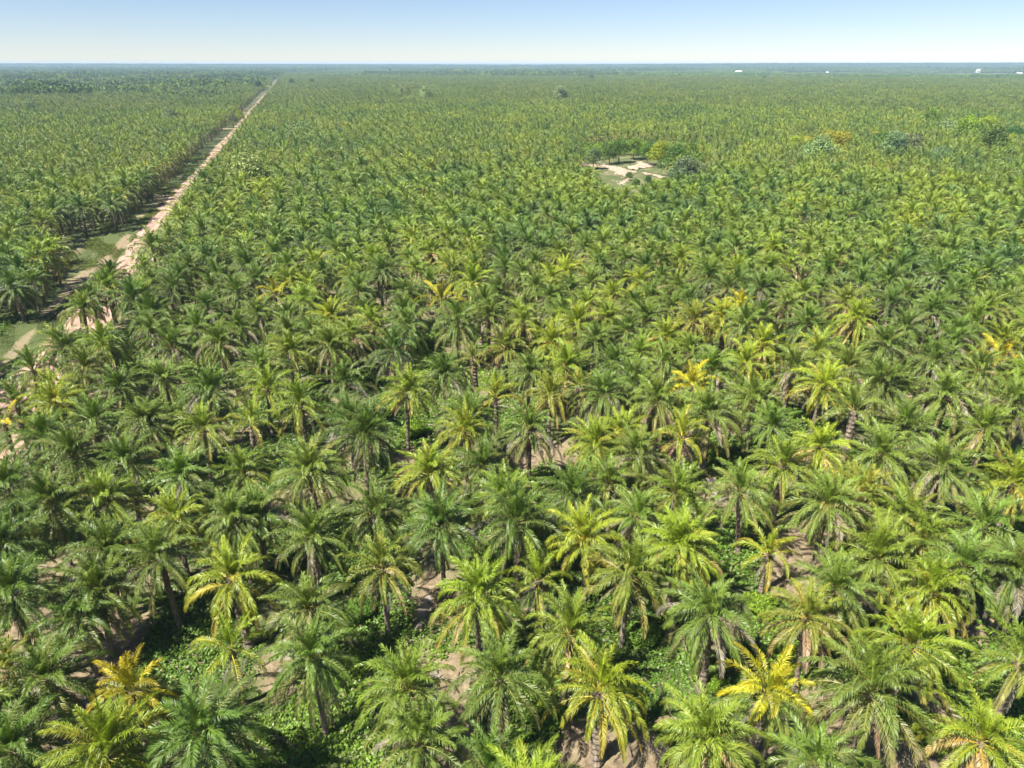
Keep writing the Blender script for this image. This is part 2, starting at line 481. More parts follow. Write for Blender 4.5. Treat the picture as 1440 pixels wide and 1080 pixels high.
def make_skirt(seed, count, long_=1.0, pairs=24, two=True):
    r = random.Random(seed); a = Acc(); off = r.uniform(0, 6.28)
    for i in range(count):
        az = off + i * 6.283 / count + r.uniform(-.4, .4)
        dead = r.random()
        c = (C_DEAD * dead + C_OLD * (1 - dead)) * r.uniform(.75, 1.1)
        tip = C_GREY * r.uniform(.7, 1.0) if dead > .5 else C_DEAD
        frond(a, az, r.uniform(-38, -12), r.uniform(3.4, 4.6) * long_, r.uniform(45, 62), c, tip, C_ORANGE if r.random() < .35 else C_DEAD * 1.1, r,
              pairs=pairs, lmax=.6, limp=1.6, fluff=.5, w=.07, two=two, twist=r.uniform(-1.2, 1.2), origin=(0, 0, -.55), segs=8)
    return a
def make_spear(seed):
    r = random.Random(seed); a = Acc()
    for i in range(r.choice((1, 2))):
        frond(a, r.uniform(0, 6.28), r.uniform(80, 88), r.uniform(2.9, 3.7), 9, C_YOUNG * 1.1, C_YOUNG * 1.25, C_RIB, r, pairs=26, lmax=.32, limp=.05, fluff=.1, origin=(0, 0, .35), bare=.25)
    return a
def make_trunk(seed, rad, shaggy):
    r = random.Random(seed); a = Acc(); sides, rings = 14, 26
    V, Cc = [], []
    for k in range(rings + 1):
        z = k / rings
        for j in range(sides):
            an = j * 6.283 / sides + (k % 2) * .22
            rr = rad * (1.25 - .35 * min(1, z * 6)) if z < .17 else rad * (.9 + .25 * z)
            rr *= 1 + r.uniform(-.13, .13) + (.16 if k % 2 else -.06)
            V.append((rr * math.cos(an), rr * math.sin(an), z))
            g = r.uniform(.55, 1.25)
            Cc.append((.20 * g, .165 * g, .125 * g))
    F = [(k * sides + j, k * sides + (j + 1) % sides, (k + 1) * sides + (j + 1) % sides, (k + 1) * sides + j) for k in range(rings) for j in range(sides)]
    F.append(tuple(rings * sides + j for j in range(sides)))
    a.add(V, F, np.array(Cc))
    # persistent leaf bases
    nst = 110 if shaggy else 40
    for i in range(nst):
        z = .35 + .65 * i / nst if not shaggy else .12 + .88 * i / nst
        an = i * GA; L = r.uniform(.25, .5) * (1.25 if shaggy else .7) * (.5 + .7 * z)
        d = np.array([math.cos(an), math.sin(an), 0]); up = np.array([0, 0, 1 / 7.0])
        b = np.array([-math.sin(an), math.cos(an), 0]) * .06
        p0 = d * rad * .85 + np.array([0, 0, z]); p1 = p0 + d * L * .45 + up * L * .9
        g = r.uniform(.6, 1.3)
        a.add([p0 - b, p0 + b, p1 + b * .6, p1 - b * .6, p0 + up * .12, p1 + up * .05], [(0, 1, 2, 3), (0, 3, 5, 4), (1, 4, 5, 2), (3, 2, 5)], np.array((.24 * g, .20 * g, .155 * g)))
    return a

CROWNS = {}
def cr(kind, i, **kw):
    CROWNS.setdefault(kind, []).append(make_crown(hash((kind, i)) % 1000 if False else 100 * len(kind) + i * 7 + ord(kind[0]), **kw).mesh("crown", M_FROND))
for i in range(11): cr("full", i, count=[52, 44, 58, 48, 54][i % 5], droop=[1.0, .8, 1.15, .92][i % 4], fresh=.25 + .12 * (i % 4), orange=.25, lo=[-30, -12, -36][i % 3], scruff=[0, .12, .25][i % 3])
for i in range(4): cr("open", i, count=37 + i, droop=1.1, fresh=.5, orange=.3, lo=-18)
for i in range(4): cr("scruffy", i, count=42, droop=1.2, fresh=.3, orange=.4, scruff=.55, lo=-38)
for i in range(2): cr("tiny", i, count=15, droop=.85, fresh=.6, orange=.3, lo=10)
for i in range(3): cr("gold", i, count=[40, 30, 18][i], droop=1.0, fresh=.5, orange=.1, lo=-30, gold=True)
SKIRT_S = [make_skirt(i, 5 + i % 3).mesh("dry_fronds", M_FROND) for i in range(4)]
SKIRT_L = [make_skirt(20 + i, 12 + i % 3 * 2, 1.05).mesh("dry_fronds", M_FROND) for i in range(4)]
SPEARS = [make_spear(i).mesh("spear_leaf", M_FROND) for i in range(4)]
TR_THIN = [make_trunk(i, .23, False).mesh("trunk", M_BARK) for i in range(3)]
TR_THICK = [make_trunk(9 + i, .40, True).mesh("trunk", M_BARK) for i in range(3)]

TINT = {"green": (1.0, 1.0, 1.0), "dark green": (.78, .84, .8), "light green": (1.3, 1.22, .9), "lime green": (1.6, 1.42, .75),
        "yellow green": (1.75, 1.48, .7), "golden yellow": (1.15, 1.1, 1.0), "olive green": (1.5, 1.15, 1.0)}

# x, y (pixel of the crown's heart in the photograph), tint, kind, size, height, thick trunk, skirt 0/1/2, [short reference name]
D = "dark green"; G = "green"; Lg = "light green"; LI = "lime green"; YG = "yellow green"; YE = "golden yellow"; OL = "olive green"
PALMS = [
 (12, 832, D, "full", 1.15, 8.6, 0, 1, "the big palm at the left edge"), (109, 869, D, "open", .9, 6.0, 0, 0), (130, 828, G, "full", .95, 7, 0, 1),
 (228, 780, G, "full", 1.05, 8.3, 0, 1, "the palm on a tall bare trunk"), (331, 812, LI, "open", 1.15, 7.5, 1, 1, "the orange-ribbed palm"), (67, 950, D, "full", 1.1, 6.8, 0, 1),
 (180, 965, YE, "open", .9, 6.6, 0, 2, "the small yellow palm at lower left"), (25, 1055, D, "full", 1.1, 6.8, 0, 0), (147, 1062, YG, "full", 1.1, 6.8, 0, 0, "the lime palm at the bottom left"),
 (298, 1012, D, "full", 1.2, 7.2, 0, 1, "the huge blue-green palm at bottom left"), (325, 908, LI, "tiny", .95, 6.0, 0, 1), (15, 935, OL, "open", .8, 5.6, 0, 0),
 (440, 850, G, "full", 1.0, 7.2, 0, 2), (442, 925, G, "full", 1.05, 8.0, 0, 2, "the palm with orange-ribbed skirt"), (537, 802, OL, "open", .95, 7.2, 0, 2, "the ragged palm on the bare track"),
 (670, 842, LI, "full", 1.2, 7.5, 0, 1, "the broad pale palm at lower centre"), (565, 965, Lg, "full", 1.1, 7.4, 0, 2), (702, 948, G, "open", 1.25, 8.4, 0, 0, "the star-shaped palm with a bare trunk"),
 (592, 1048, G, "full", 1.0, 6.4, 0, 0), (697, 1088, G, "open", .95, 6.5, 0, 0), (765, 1120, LI, "open", 1.1, 7.5, 0, 0),
 (882, 807, Lg, "open", 1.2, 8.0, 0, 1, "the wide palm with brown-tipped fronds"), (802, 890, Lg, "full", 1.1, 7.3, 0, 0), (845, 975, YG, "open", 1.1, 6.8, 1, 1, "the yellowing palm over the shadowed soil"),
 (1002, 862, G, "full", 1.2, 8.0, 1, 1, "the large palm on a thick trunk"), (1005, 1035, Lg, "full", 1.2, 7.4, 0, 0, "the bright palm at bottom right centre"), (1075, 965, YE, "open", .95, 6.5, 1, 1, "the brightest golden palm"),
 (757, 812, YG, "tiny", .85, 6.5, 0, 2), (1187, 825, G, "full", 1.0, 7.4, 0, 1), (1140, 872, OL, "scruffy", 1.05, 7.4, 0, 2, "the withered brown palm"),
 (1317, 838, YG, "full", 1.0, 6.8, 0, 0), (1277, 900, LI, "full", 1.2, 7.6, 1, 0, "the glossy lime palm"), (1227, 970, G, "full", 1.3, 8.2, 0, 2, "the biggest palm at the bottom right"),
 (1427, 925, Lg, "open", 1.15, 7.6, 1, 0, "the thick-trunked palm at the right edge"), (1375, 1035, YG, "scruffy", 1.05, 6.8, 0, 2, "the ragged yellow palm in the corner"), (1165, 1078, G, "open", .9, 6.0, 0, 0),
 (60, 615, D, "full", 1.1, 7, 0, 0), (72, 707, D, "full", 1.15, 7.8, 0, 1), (102, 642, G, "full", 1.0, 7, 0, 0), (175, 652, D, "full", 1.1, 7.2, 0, 0), (157, 702, Lg, "full", 1.0, 7, 0, 1),
 (145, 780, D, "full", 1.15, 7.4, 0, 1, "the dark feathery palm at left"), (262, 672, G, "full", 1.1, 7.4, 0, 0), (217, 597, G, "full", 1.0, 7.6, 0, 1), (282, 605, Lg, "open", 1.0, 7, 0, 1),
 (347, 590, YG, "tiny", 1.0, 7.2, 0, 1), (245, 725, LI, "open", .95, 7, 0, 1), (337, 732, G, "full", 1.05, 7.2, 0, 0), (350, 662, Lg, "open", .9, 6.6, 0, 0),
 (5, 690, D, "full", 1.1, 7.4, 0, 0), (2, 765, D, "full", 1.05, 7.2, 0, 1), (425, 567, LI, "open", 1.05, 7.6, 0, 2), (437, 660, G, "full", 1.15, 8.2, 0, 2, "the full round palm with a brown skirt"),
 (508, 612, D, "full", 1.2, 8.6, 0, 1, "the vine-draped blue-green palm"), (568, 548, LI, "open", 1.0, 8.6, 0, 1, "the tall palm on a slender trunk"), (442, 757, G, "full", 1.1, 7.2, 0, 1),
 (525, 722, G, "full", 1.0, 7.4, 1, 2), (612, 662, LI, "full", 1.0, 6.8, 0, 0), (620, 735, D, "full", 1.2, 8.2, 0, 1, "the tall dark palm at centre"),
 (682, 655, D, "open", 1.0, 7.2, 0, 0), (655, 605, LI, "open", 1.0, 7.4, 0, 2), (708, 700, Lg, "full", 1.0, 7, 0, 0), (727, 737, D, "full", 1.2, 8.4, 0, 1), (362, 730, D, "full", .95, 6.8, 0, 0),
 (745, 605, G, "scruffy", 1.15, 8.2, 0, 2, "the shaggy palm in the middle"), (802, 700, D, "full", 1.05, 7.0, 0, 0), (860, 677, G, "full", 1.05, 7, 0, 0), (877, 605, YG, "open", .95, 7, 0, 1),
 (927, 567, G, "full", 1.1, 8.0, 0, 2), (960, 612, LI, "tiny", 1.05, 7.2, 0, 2), (997, 582, G, "full", 1.1, 7.8, 1, 1), (952, 687, Lg, "open", 1.0, 7, 0, 0), (827, 758, YG, "open", 1.0, 7.4, 0, 1, "the yellowish palm with spread ribs"),
 (897, 727, G, "scruffy", .95, 6.8, 0, 0), (950, 760, LI, "full", 1.1, 7.2, 0, 0), (1052, 690, G, "open", 1.1, 7.8, 0, 2, "the palm beside the bare patch"), (842, 620, LI, "full", .95, 6.6, 0, 0),
 (1100, 652, Lg, "full", 1.0, 7.4, 1, 0), (1157, 628, YG, "scruffy", .95, 7, 0, 2, "the orange-brown withered palm"), (1202, 576, G, "tiny", 1.1, 8.0, 1, 0), (1240, 637, G, "full", 1.1, 7.6, 0, 2),
 (1332, 657, G, "full", 1.2, 8.0, 1, 2, "the large palm with a wide brown skirt"), (1425, 677, LI, "full", 1.0, 7.2, 0, 0), (1162, 708, G, "full", 1.2, 8.2, 0, 2, "the palm over the sandy opening"),
 (1212, 688, OL, "open", .95, 7, 0, 1), (1270, 722, Lg, "full", 1.1, 7, 0, 0), (1385, 742, G, "full", 1.15, 7.2, 0, 1), (1235, 777, Lg, "full", 1.1, 7.4, 0, 1), (1355, 797, G, "full", 1.1, 7, 0, 0),
 (1080, 775, YG, "tiny", .8, 4.6, 0, 0), (1275, 602, G, "full", 1.0, 7, 0, 0), (1430, 800, G, "full", 1.1, 7.2, 0, 0), (1300, 760, Lg, "open", .9, 6.6, 0, 0),
 # upper band
 (20, 403, G, "full", 1.0, 7.0, 1, 0, "the lone palm on the grass verge"), (44, 398, G, "full", .9, 6.2, 0, 0), (128, 423, D, "open", .95, 7.0, 0, 1), (217, 443, D, "full", 1.1, 7.4, 0, 1),
 (83, 483, OL, "open", .85, 6, 0, 0), (42, 522, G, "open", 1.0, 7.2, 0, 0, "the palm standing against the road"), (20, 570, D, "open", 1.0, 7, 0, 1), (77, 553, LI, "open", 1.0, 7, 0, 0),
 (167, 550, D, "full", 1.0, 7.4, 0, 1), (293, 553, G, "full", 1.15, 7.8, 0, 2), (217, 595, G, "full", .95, 7, 0, 1), (313, 483, G, "full", 1.0, 7.4, 0, 2), (427, 423, Lg, "full", 1.0, 7.6, 0, 1),
 (333, 413, G, "full", 1.0, 7.2, 0, 1), (367, 440, G, "full", 1, 7, 0, 0), (373, 547, LI, "open", .95, 7, 0, 0), (370, 517, G, "full", 1, 7.2, 0, 1), (233, 533, G, "full", 1, 7, 0, 0),
 (243, 487, D, "full", 1.05, 7.2, 0, 0), (387, 411, YE, "tiny", .9, 7.0, 0, 0, "the small yellow palm right of the road"), (4, 592, YE, "tiny", .95, 6, 0, 0, "the yellow palm at the left edge"),
 (573, 413, G, "full", 1.0, 7.2, 0, 0), (663, 397, LI, "full", 1.05, 7.4, 0, 1), (713, 380, D, "full", 1, 7.4, 0, 1), (643, 453, G, "full", 1.1, 8.0, 0, 2), (623, 421, YE, "tiny", 1.0, 7.6, 0, 1, "the yellow palm in the middle distance"),
 (670, 500, OL, "tiny", .55, 7.4, 1, 0, "the thick trunk with hardly a crown"), (713, 490, OL, "open", 1.0, 7.2, 0, 2), (740, 453, Lg, "open", .9, 7.2, 0, 1), (553, 493, D, "full", 1.1, 7.2, 0, 0),
 (623, 530, G, "full", 1.0, 7, 0, 1), (657, 585, G, "full", 1, 7, 0, 1), (698, 555, YG, "tiny", .95, 6.8, 0, 0), (743, 525, G, "full", 1.0, 7, 0, 0), (793, 513, LI, "full", 1.0, 7.2, 0, 2),
 (820, 543, OL, "tiny", .6, 8.2, 1, 2, "the dying palm on a tall brown trunk"), (847, 557, G, "full", 1.05, 7.8, 0, 1), (773, 557, OL, "open", .9, 6.8, 0, 1), (777, 483, LI, "full", .95, 7, 0, 0),
 (910, 450, D, "full", 1, 7.2, 0, 0), (800, 380, YG, "open", .95, 7.2, 0, 0), (992, 390, D, "full", 1.1, 7.8, 0, 1), (1160, 388, D, "open", 1.1, 7.9, 0, 0, "the dark palm with raised fronds"), (1250, 393, D, "full", 1.1, 7.5, 0, 1),
 (1038, 430, YE, "open", .9, 7.3, 0, 0, "the yellow palm right of centre"), (1070, 450, D, "full", 1.1, 7.4, 0, 0), (1137, 457, D, "full", 1.1, 7.4, 0, 1), (1203, 447, YG, "full", 1, 7.2, 0, 0), (1307, 440, G, "full", 1.05, 7.4, 0, 1),
 (1073, 487, LI, "full", 1.0, 7.2, 0, 1), (1007, 523, G, "full", 1.0, 7.6, 0, 2), (1047, 508, LI, "open", .95, 7.4, 0, 2), (1112, 520, G, "full", 1.1, 7.6, 0, 2), (973, 543, YE, "open", .95, 6.8, 0, 0, "the spreading yellow palm"),
 (1153, 538, YG, "open", 1.1, 7.9, 0, 1, "the tall lime palm on a pale trunk"), (1190, 517, G, "full", 1, 7.2, 0, 1), (1247, 483, G, "full", 1, 7.2, 0, 0), (1243, 543, D, "full", 1.15, 7.6, 0, 1),
 (1313, 510, G, "full", 1, 7.4, 0, 2), (1327, 557, G, "full", 1.15, 8.2, 1, 1, "the palm on the thickest pale trunk"), (1407, 505, YE, "tiny", 1.05, 7, 0, 0, "the yellow palm near the right edge"), (1410, 480, YG, "open", .95, 7, 0, 0),
 (1373, 520, G, "open", 1, 7.2, 0, 1), (1423, 567, G, "full", 1.05, 7.6, 1, 0), (1085, 600, D, "full", 1, 7, 0, 0), (1147, 493, Lg, "full", 1, 7, 0, 0), (485, 540, G, "full", 1.0, 7, 0, 0), (500, 470, Lg, "full", 1.0, 7, 0, 0),
 (1060, 565, G, "full", 1.0, 7.0, 0, 0), (1385, 600, Lg, "full", 1.0, 6.8, 0, 0), (130, 590, G, "full", 1.0, 7, 0, 0), (120, 520, G, "full", 1.0, 7, 0, 0),
]
palms = []
for p in PALMS:
    px, py, tint, kind, sc, h, thick, skirt = p[:8]
    x, y = on_plane(px, py, h + .3)
    palms.append(dict(x=x, y=y, h=h, tint=tint, kind=kind, s=sc, thick=thick, skirt=skirt, ref=p[8] if len(p) > 8 else None))

TL = [
 (152, 476, "grey green", .85, "grey green bushy tree beside the road at the lower left"), (112, 472, "grey green", .55, "smaller grey green tree left of the bushy one by the road"),
 (345, 222, "silvery grey", 1.35, "pale silvery tree among palms right of the road"), (336, 158, "yellow green", 1.0, "slim yellow green tree on the road verge"), (326, 163, "grey green", 1.1, "grey green tree left of the yellow green verge tree"),
 (872, 200, "green", 1.1, "round green tree behind the left end of the clearing"), (892, 196, "fresh green", 1.1, "fresh green tree behind the middle of the clearing"), (858, 207, "green", .9, "green tree at the back left corner of the clearing"),
 (912, 205, "green", 1.0, "dull green tree behind the sand heap"), (930, 205, "yellow green", 1.1, "yellow green tree right of the one behind the sand heap"), (950, 212, "green", 1.2, "green tree past the back right corner of the clearing"),
 (972, 210, "fresh green", 1.2, "fresh green tree right of the clearing's back corner"), (962, 232, "grey green", 1.2, "grey green tree at the right end of the clearing"), (985, 236, "grey green", 1.1, "dull green tree outermost right of the clearing"),
 (835, 213, "grey green", .9, "grey green tree above the entrance path of the clearing"), (800, 212, "dark green", 1.0, "dark green tree left of the clearing entrance"), (895, 252, "green", .45, "small green tree standing in the clearing"),
 (885, 243, "green", .4, "smallest tree standing on the pale sand"), (826, 236, "green", .45, "small tree beside the brownish sand path"), (912, 250, "dark green", .4, "low dark tree right of the sand in the clearing"),
 (1172, 192, "orange", 1.2, "orange crowned tree at the right far side"), (1186, 194, "orange", 1.0, "second orange tree, right of the larger orange crown"), (1155, 198, "silvery grey", 1.3, "silver grey tree left of the orange crowned trees"),
 (1135, 199, "orange", .8, "small orange tree left of the silver grey one"), (1118, 198, "yellow green", .8, "yellow green tree leftmost beside the orange trees"), (1238, 193, "dark green", .95, "large dark green tree alone at the right far side"),
 (1260, 196, "grey green", 1.2, "grey green tree right of the large dark one"), (1285, 196, "grey green", 1.1, "dull tree second to the right of the large dark one"), (1325, 211, "silvery grey", .9, "small silver tree at the far right"),
 (1362, 170, "yellow green", 1.3, "yellow tree far off at the right"), (1392, 165, "yellow green", 1.2, "yellow tree beyond and right of the other far yellow tree"), (1428, 180, "dark green", 1.1, "big dark tree at the right edge far off"),
 (1400, 186, "green", 1.3, "green tree left of the big dark one at the right edge"), (1335, 172, "silvery grey", 1.2, "bare grey tree left of the far yellow trees"), (1310, 158, "fresh green", 1.3, "fresh green tree among far palms"),
 (955, 105, "dark green", 1.4, "lone dark tree standing above the far plantation"), (832, 106, "dark green", 1.8, "broad dark tree far off at the centre"), (814, 106, "dark green", 1.4, "dark tree just left of the broad far one"),
 (410, 113, "dark green", 1.8, "tall dark tree beside the far end of the road"), (438, 113, "dark green", 1.6, "rounded dark tree right of the far end of the road"), (362, 116, "dark green", 2.0, "dark tree left of the far end of the road"),
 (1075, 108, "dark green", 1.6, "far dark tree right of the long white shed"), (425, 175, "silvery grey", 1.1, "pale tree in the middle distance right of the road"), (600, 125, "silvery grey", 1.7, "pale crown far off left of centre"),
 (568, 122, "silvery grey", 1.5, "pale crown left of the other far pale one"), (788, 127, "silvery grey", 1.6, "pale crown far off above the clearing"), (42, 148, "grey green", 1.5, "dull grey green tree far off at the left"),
 (238, 157, "silvery grey", 1.2, "greyish tree in the far left plantation"), (80, 165, "grey green", 1.2, "low grey green tree below the far left forest"), (600, 480, "green", .5, "low green broadleaf tree squeezed between palms at centre left"),
]
TL = [(a_, b_, c_, d_ * (1.4 if (a_ > 1090 and b_ > 150) or c_ == "silvery grey" else 1.15 if 780 < a_ < 1000 and b_ < 240 else 1.0), e_) for a_, b_, c_, d_, e_ in TL]
TL_XY = [(on_plane(t_[0], t_[1], 8.3 * t_[3]), t_[3]) for t_ in TL]
THICK = [(815, 1005, 198, 216, 170, 7), (945, 1010, 216, 246, 60, 5), (800, 842, 212, 224, 18, 4), (900, 950, 250, 262, 12, 3), (850, 950, 213, 222, 14, 3)]
THICK2 = [(1100, 1215, 186, 204, 50, 9), (1225, 1300, 186, 202, 26, 8), (1300, 1440, 155, 215, 46, 9), (1040, 1180, 160, 200, 24, 9), (30, 330, 112, 170, 60, 9)]
# planting lattice behind the hand-placed palms, in rows along the road
SPC = 7.8
def blocked(x, y, hh=7.4):
    s, t = road_st(x, y)
    if -10.4 < t < 6.4 and s < 3000: return True
    if 62 < s < 98 and -19 < t < 0 or -12 < s < 13 and -21 < t < 0: return True
    if in_poly(x, y, CLEAR): return True
    q = to_px(x, y, hh + 1.2)
    if in_poly(q[0], q[1], CLEAR_PX): return True
    for (tx, ty), ts in TL_XY:
        if (tx - x) ** 2 + (ty - y) ** 2 < (4.6 * ts) ** 2: return True
    for k_, (x0, x1, y0, y1, _, _) in enumerate(THICK[:2] + THICK2[:2]):
        if x0 < q[0] < x1 and y0 - 3 < q[1] < y1 and rng.random() < (.75 if k_ < 2 else .5): return True
    for px, py in ((330, 181), (292, 222)):
        sa, _ = road_st(*on_plane(px, py))
        if -60 < t < 0 and abs(s - sa) < 5: return True
    return False
lat = []
RH = SPC * math.sin(R(60))
tmax = 2700
def lattice():
    for i in range(-480, 500):
        t = 8.2 + i * RH if i >= 0 else -11.2 + (i + 1) * RH
        n = int(3200 / SPC)
        for j in range(-6, n):
            s = (j + (0.5 if i % 2 else 0)) * SPC + 5
            x, y = road_xy(s - 60, t)
            if road_st(x, y)[0] > 18 and t > 0: x, y = x + RNRM[0] * 4.0, y + RNRM[1] * 4.0
            yield x, y
occ = {}
def cell(x, y): return int(x // 8), int(y // 8)
for p in palms: occ.setdefault(cell(p["x"], p["y"]), []).append((p["x"], p["y"]))
def near(x, y, d):
    cx_, cy_ = cell(x, y)
    for a_ in (-1, 0, 1):
        for b_ in (-1, 0, 1):
            for (u, v) in occ.get((cx_ + a_, cy_ + b_), ()):
                if (u - x) ** 2 + (v - y) ** 2 < d * d: return True
    return False
JIT = 1.3
fill = []
for x, y in lattice():
    if y < 30: continue
    x += rng.gauss(0, JIT * .6); y += rng.gauss(0, JIT * .6)
    d = math.hypot(x, y)
    if d > tmax: continue
    if abs(x) > 0.80 * y + 14: continue
    if d < 40 or blocked(x, y): continue
    if d < 84:
        q = to_px(x, y, 0)
        if near(x, y, 5.7) or any(math.hypot(q[0] - a_, (q[1] - b_) * 1.3) < c_ + 6 for a_, b_, c_ in SOIL_PX + GRASS_PX): continue
    if d < 260 and near(x, y, 5.9): continue
    if rng.random() < 0.03: continue
    fill.append((d, x, y))
fill.sort()
n_ind = 298 - len(palms)
tints_w = [(G, 38), (D, 28), (Lg, 17), (LI, 10), (YG, 4), (OL, 3.5), (YE, .2)]
def pick_tint():
    u = rng.uniform(0, sum(w for _, w in tints_w))
    for t, w in tints_w:
        u -= w
        if u <= 0: return t
    return G
taken = 0; rest = []
for d, x, y in fill:
    px, py = to_px(x, y, 7.5)
    if taken < n_ind and -20 < px < 1460 and py > 120:
        kind = rng.choices(["full", "open", "scruffy"], [72, 20, 8])[0]
        palms.append(dict(x=x, y=y, h=rng.uniform(6.6, 8.2), tint=pick_tint(), kind=kind, s=rng.uniform(.82, 1.08), thick=rng.random() < .15, skirt=rng.choices([0, 1, 2], [45, 38, 17])[0], ref=None))
        taken += 1
    else: rest.append((x, y))
print("PALMS individual", len(palms), "rest", len(rest))

# ---- labels: each palm is described by its look and by where it stands from a palm one can find
for p in palms: p["px"], p["py"] = to_px(p["x"], p["y"], p["h"])
refs = [p for p in palms if p["ref"]]
def look(p):
    w = []
    if p["s"] >= 1.12: w.append("large")
    elif p["s"] <= .92: w.append("small")
    w.append(p["tint"])
    s = " ".join(w) + " oil palm"
    return s
def feat(p):
    if p["kind"] == "scruffy": return "with withered fronds"
    if p["skirt"] == 2: return "with brown skirt"
    if p["kind"] == "tiny": return "with few fronds"
    if p["thick"]: return "with thick trunk"
    return ""
DIRS = ["right of", "behind and right of", "behind", "behind and left of", "left of", "in front and left of", "in front of", "in front and right of"]
ORD = ["", "second", "third", "fourth", "fifth", "sixth", "seventh", "eighth", "ninth", "tenth", "eleventh", "twelfth", "thirteenth", "fourteenth", "fifteenth",
       "sixteenth", "seventeenth", "eighteenth", "nineteenth", "twentieth"]
bins = {}
for p in palms:
    if p["ref"]: continue
    best = min(refs, key=lambda q: (q["x"] - p["x"]) ** 2 + (q["y"] - p["y"]) ** 2)
    a_ = math.atan2(p["y"] - best["y"], p["x"] - best["x"])
    k = int(round(a_ / (math.pi / 4))) % 8
    dd = math.hypot(p["y"] - best["y"], p["x"] - best["x"])
    bins.setdefault((id(best), k), []).append((dd, p, best, k))
used = set()
for lst in bins.values():
    lst.sort(key=lambda e: e[0])
    for n, (dd, p, best, k) in enumerate(lst):
        o_ = "" if (n == 0) else ORD[n] + " "
        lab = (look(p) + " " + feat(p)).strip() + ", " + ("next " if n == 0 else o_) + DIRS[k] + " " + best["ref"]
        if len(lab.split()) > 16: lab = look(p).replace("large ", "").replace("small ", "") + ", " + ("next " if n == 0 else o_) + DIRS[k] + " " + best["ref"]
        if len(lab.split()) > 16: lab = lab.replace(" oil palm, ", " palm, ").replace("golden yellow", "golden").replace("second ", "2nd ")
        if len(lab.split()) > 16: lab = lab.replace(" green palm", " palm")
        p["label"] = lab
        if len(lab.split()) > 16: print("LONG", lab)
        assert lab not in used; used.add(lab)
for p in refs:
    lab = p["tint"] + " oil palm, " + p["ref"]
    p["label"] = lab

# ---- build one palm of each kind, copy the thing and its parts
GROUP = "oil palms of the plantation"
cnt = 0
def build_palm(p, i):
    root = bpy.data.objects.new("oil_palm", None)
    COL.objects.link(root)
    root.empty_display_size = 1.0
    root.location = (p["x"], p["y"], -0.1)
    az = rng.uniform(0, 6.283)
    t = rng.gauss(0, 2.2)
    root.rotation_euler = (R(t), R(rng.gauss(0, 2.2)), az)
    tag(root, p["label"], "palm tree", GROUP)
    v = rng.uniform(.88, 1.12)
    tc = TINT[p["tint"]]
    colr = (tc[0] * v * K * rng.uniform(.93, 1.07), tc[1] * v * K, tc[2] * v * K, 1)
    crown = link("crown", CROWNS["gold"][{"full": 0, "open": 1}.get(p["kind"], 2)] if p["tint"] == YE else rng.choice(CROWNS[p["kind"]]), root, (0, 0, p["h"]))
    s = (.75 + .18 * min(1, max(0, (900 - p["py"]) / 500))) * (1 + (p["s"] - 1) * .6)
    crown.scale = (s * rng.uniform(.9, 1.1), s * rng.uniform(.9, 1.1), s * rng.uniform(.88, 1.1)); crown.rotation_euler = (R(rng.gauss(0, 5)), R(rng.gauss(0, 5)), 0); crown.color = colr
    tr = link("trunk", rng.choice(TR_THICK if p["thick"] else TR_THIN), root)
    tr.scale = (rng.uniform(.9, 1.1), rng.uniform(.9, 1.1), p["h"] + .15)
    if p["skirt"] or rng.random() < .45:
        sk = link("dry_fronds", rng.choice(SKIRT_L if p["skirt"] == 2 else SKIRT_S), root, (0, 0, p["h"] - .1))
        sk.scale = (s * .95,) * 3; sk.color = (K * rng.uniform(.8, 1.1), K * rng.uniform(.82, 1.0), K, 1)
        sk.rotation_euler = (0, 0, rng.uniform(0, 6.28))
    if p["kind"] != "tiny" or True:
        sp = link("spear_leaf", rng.choice(SPEARS), root, (0, 0, p["h"])); sp.scale = (s,) * 3; sp.color = colr
    return root
roots = [build_palm(p, i) for i, p in enumerate(palms)]

# ------------------------------------------------------------------ far plantation as one mass (instances)
def unlinked(name, me):
    return bpy.data.objects.new(name, me)
def far_palm(seed, lod):
    if lod == 0: a = make_crown(seed, count=44, pairs=30, two=True, w=.10, segs=8, orange=.06, lo=-30, fresh=.5, scruff=.1)
    elif lod == 1: a = make_crown(seed, count=42, pairs=18, two=False, w=.14, segs=6, orange=.03, lo=-30, lmax=.95, fresh=.5, scruff=.1)
    else: a = make_crown(seed, count=30, pairs=8, two=False, w=.27, segs=4, orange=0, lo=-30, lmax=1.1, fresh=.5)
    r = random.Random(seed)
    if lod < 2:
        for i in range(5):
            frond(a, r.uniform(0, 6.28), -25, 3.8, 55, C_DEAD, C_GREY, C_DEAD, r, pairs=8, lmax=.6, two=False, w=.14, segs=4, limp=1.4, origin=(0, 0, -.5))
    if lod == 2: a.c = [c * .85 for c in a.c]
    for v in a.v: v *= 1.03; v[:, 2] += 7.4
    sd_ = 6; V = [(.32 * math.cos(j * 1.047), .32 * math.sin(j * 1.047), z) for z in (-.2, 7.6) for j in range(sd_)]
    a.add(V, [(j, (j + 1) % sd_, sd_ + (j + 1) % sd_, sd_ + j) for j in range(sd_)], np.array((.17, .14, .105)))
    return unlinked("distant_palm", a.mesh("distant_palm", M_FROND_FAR))

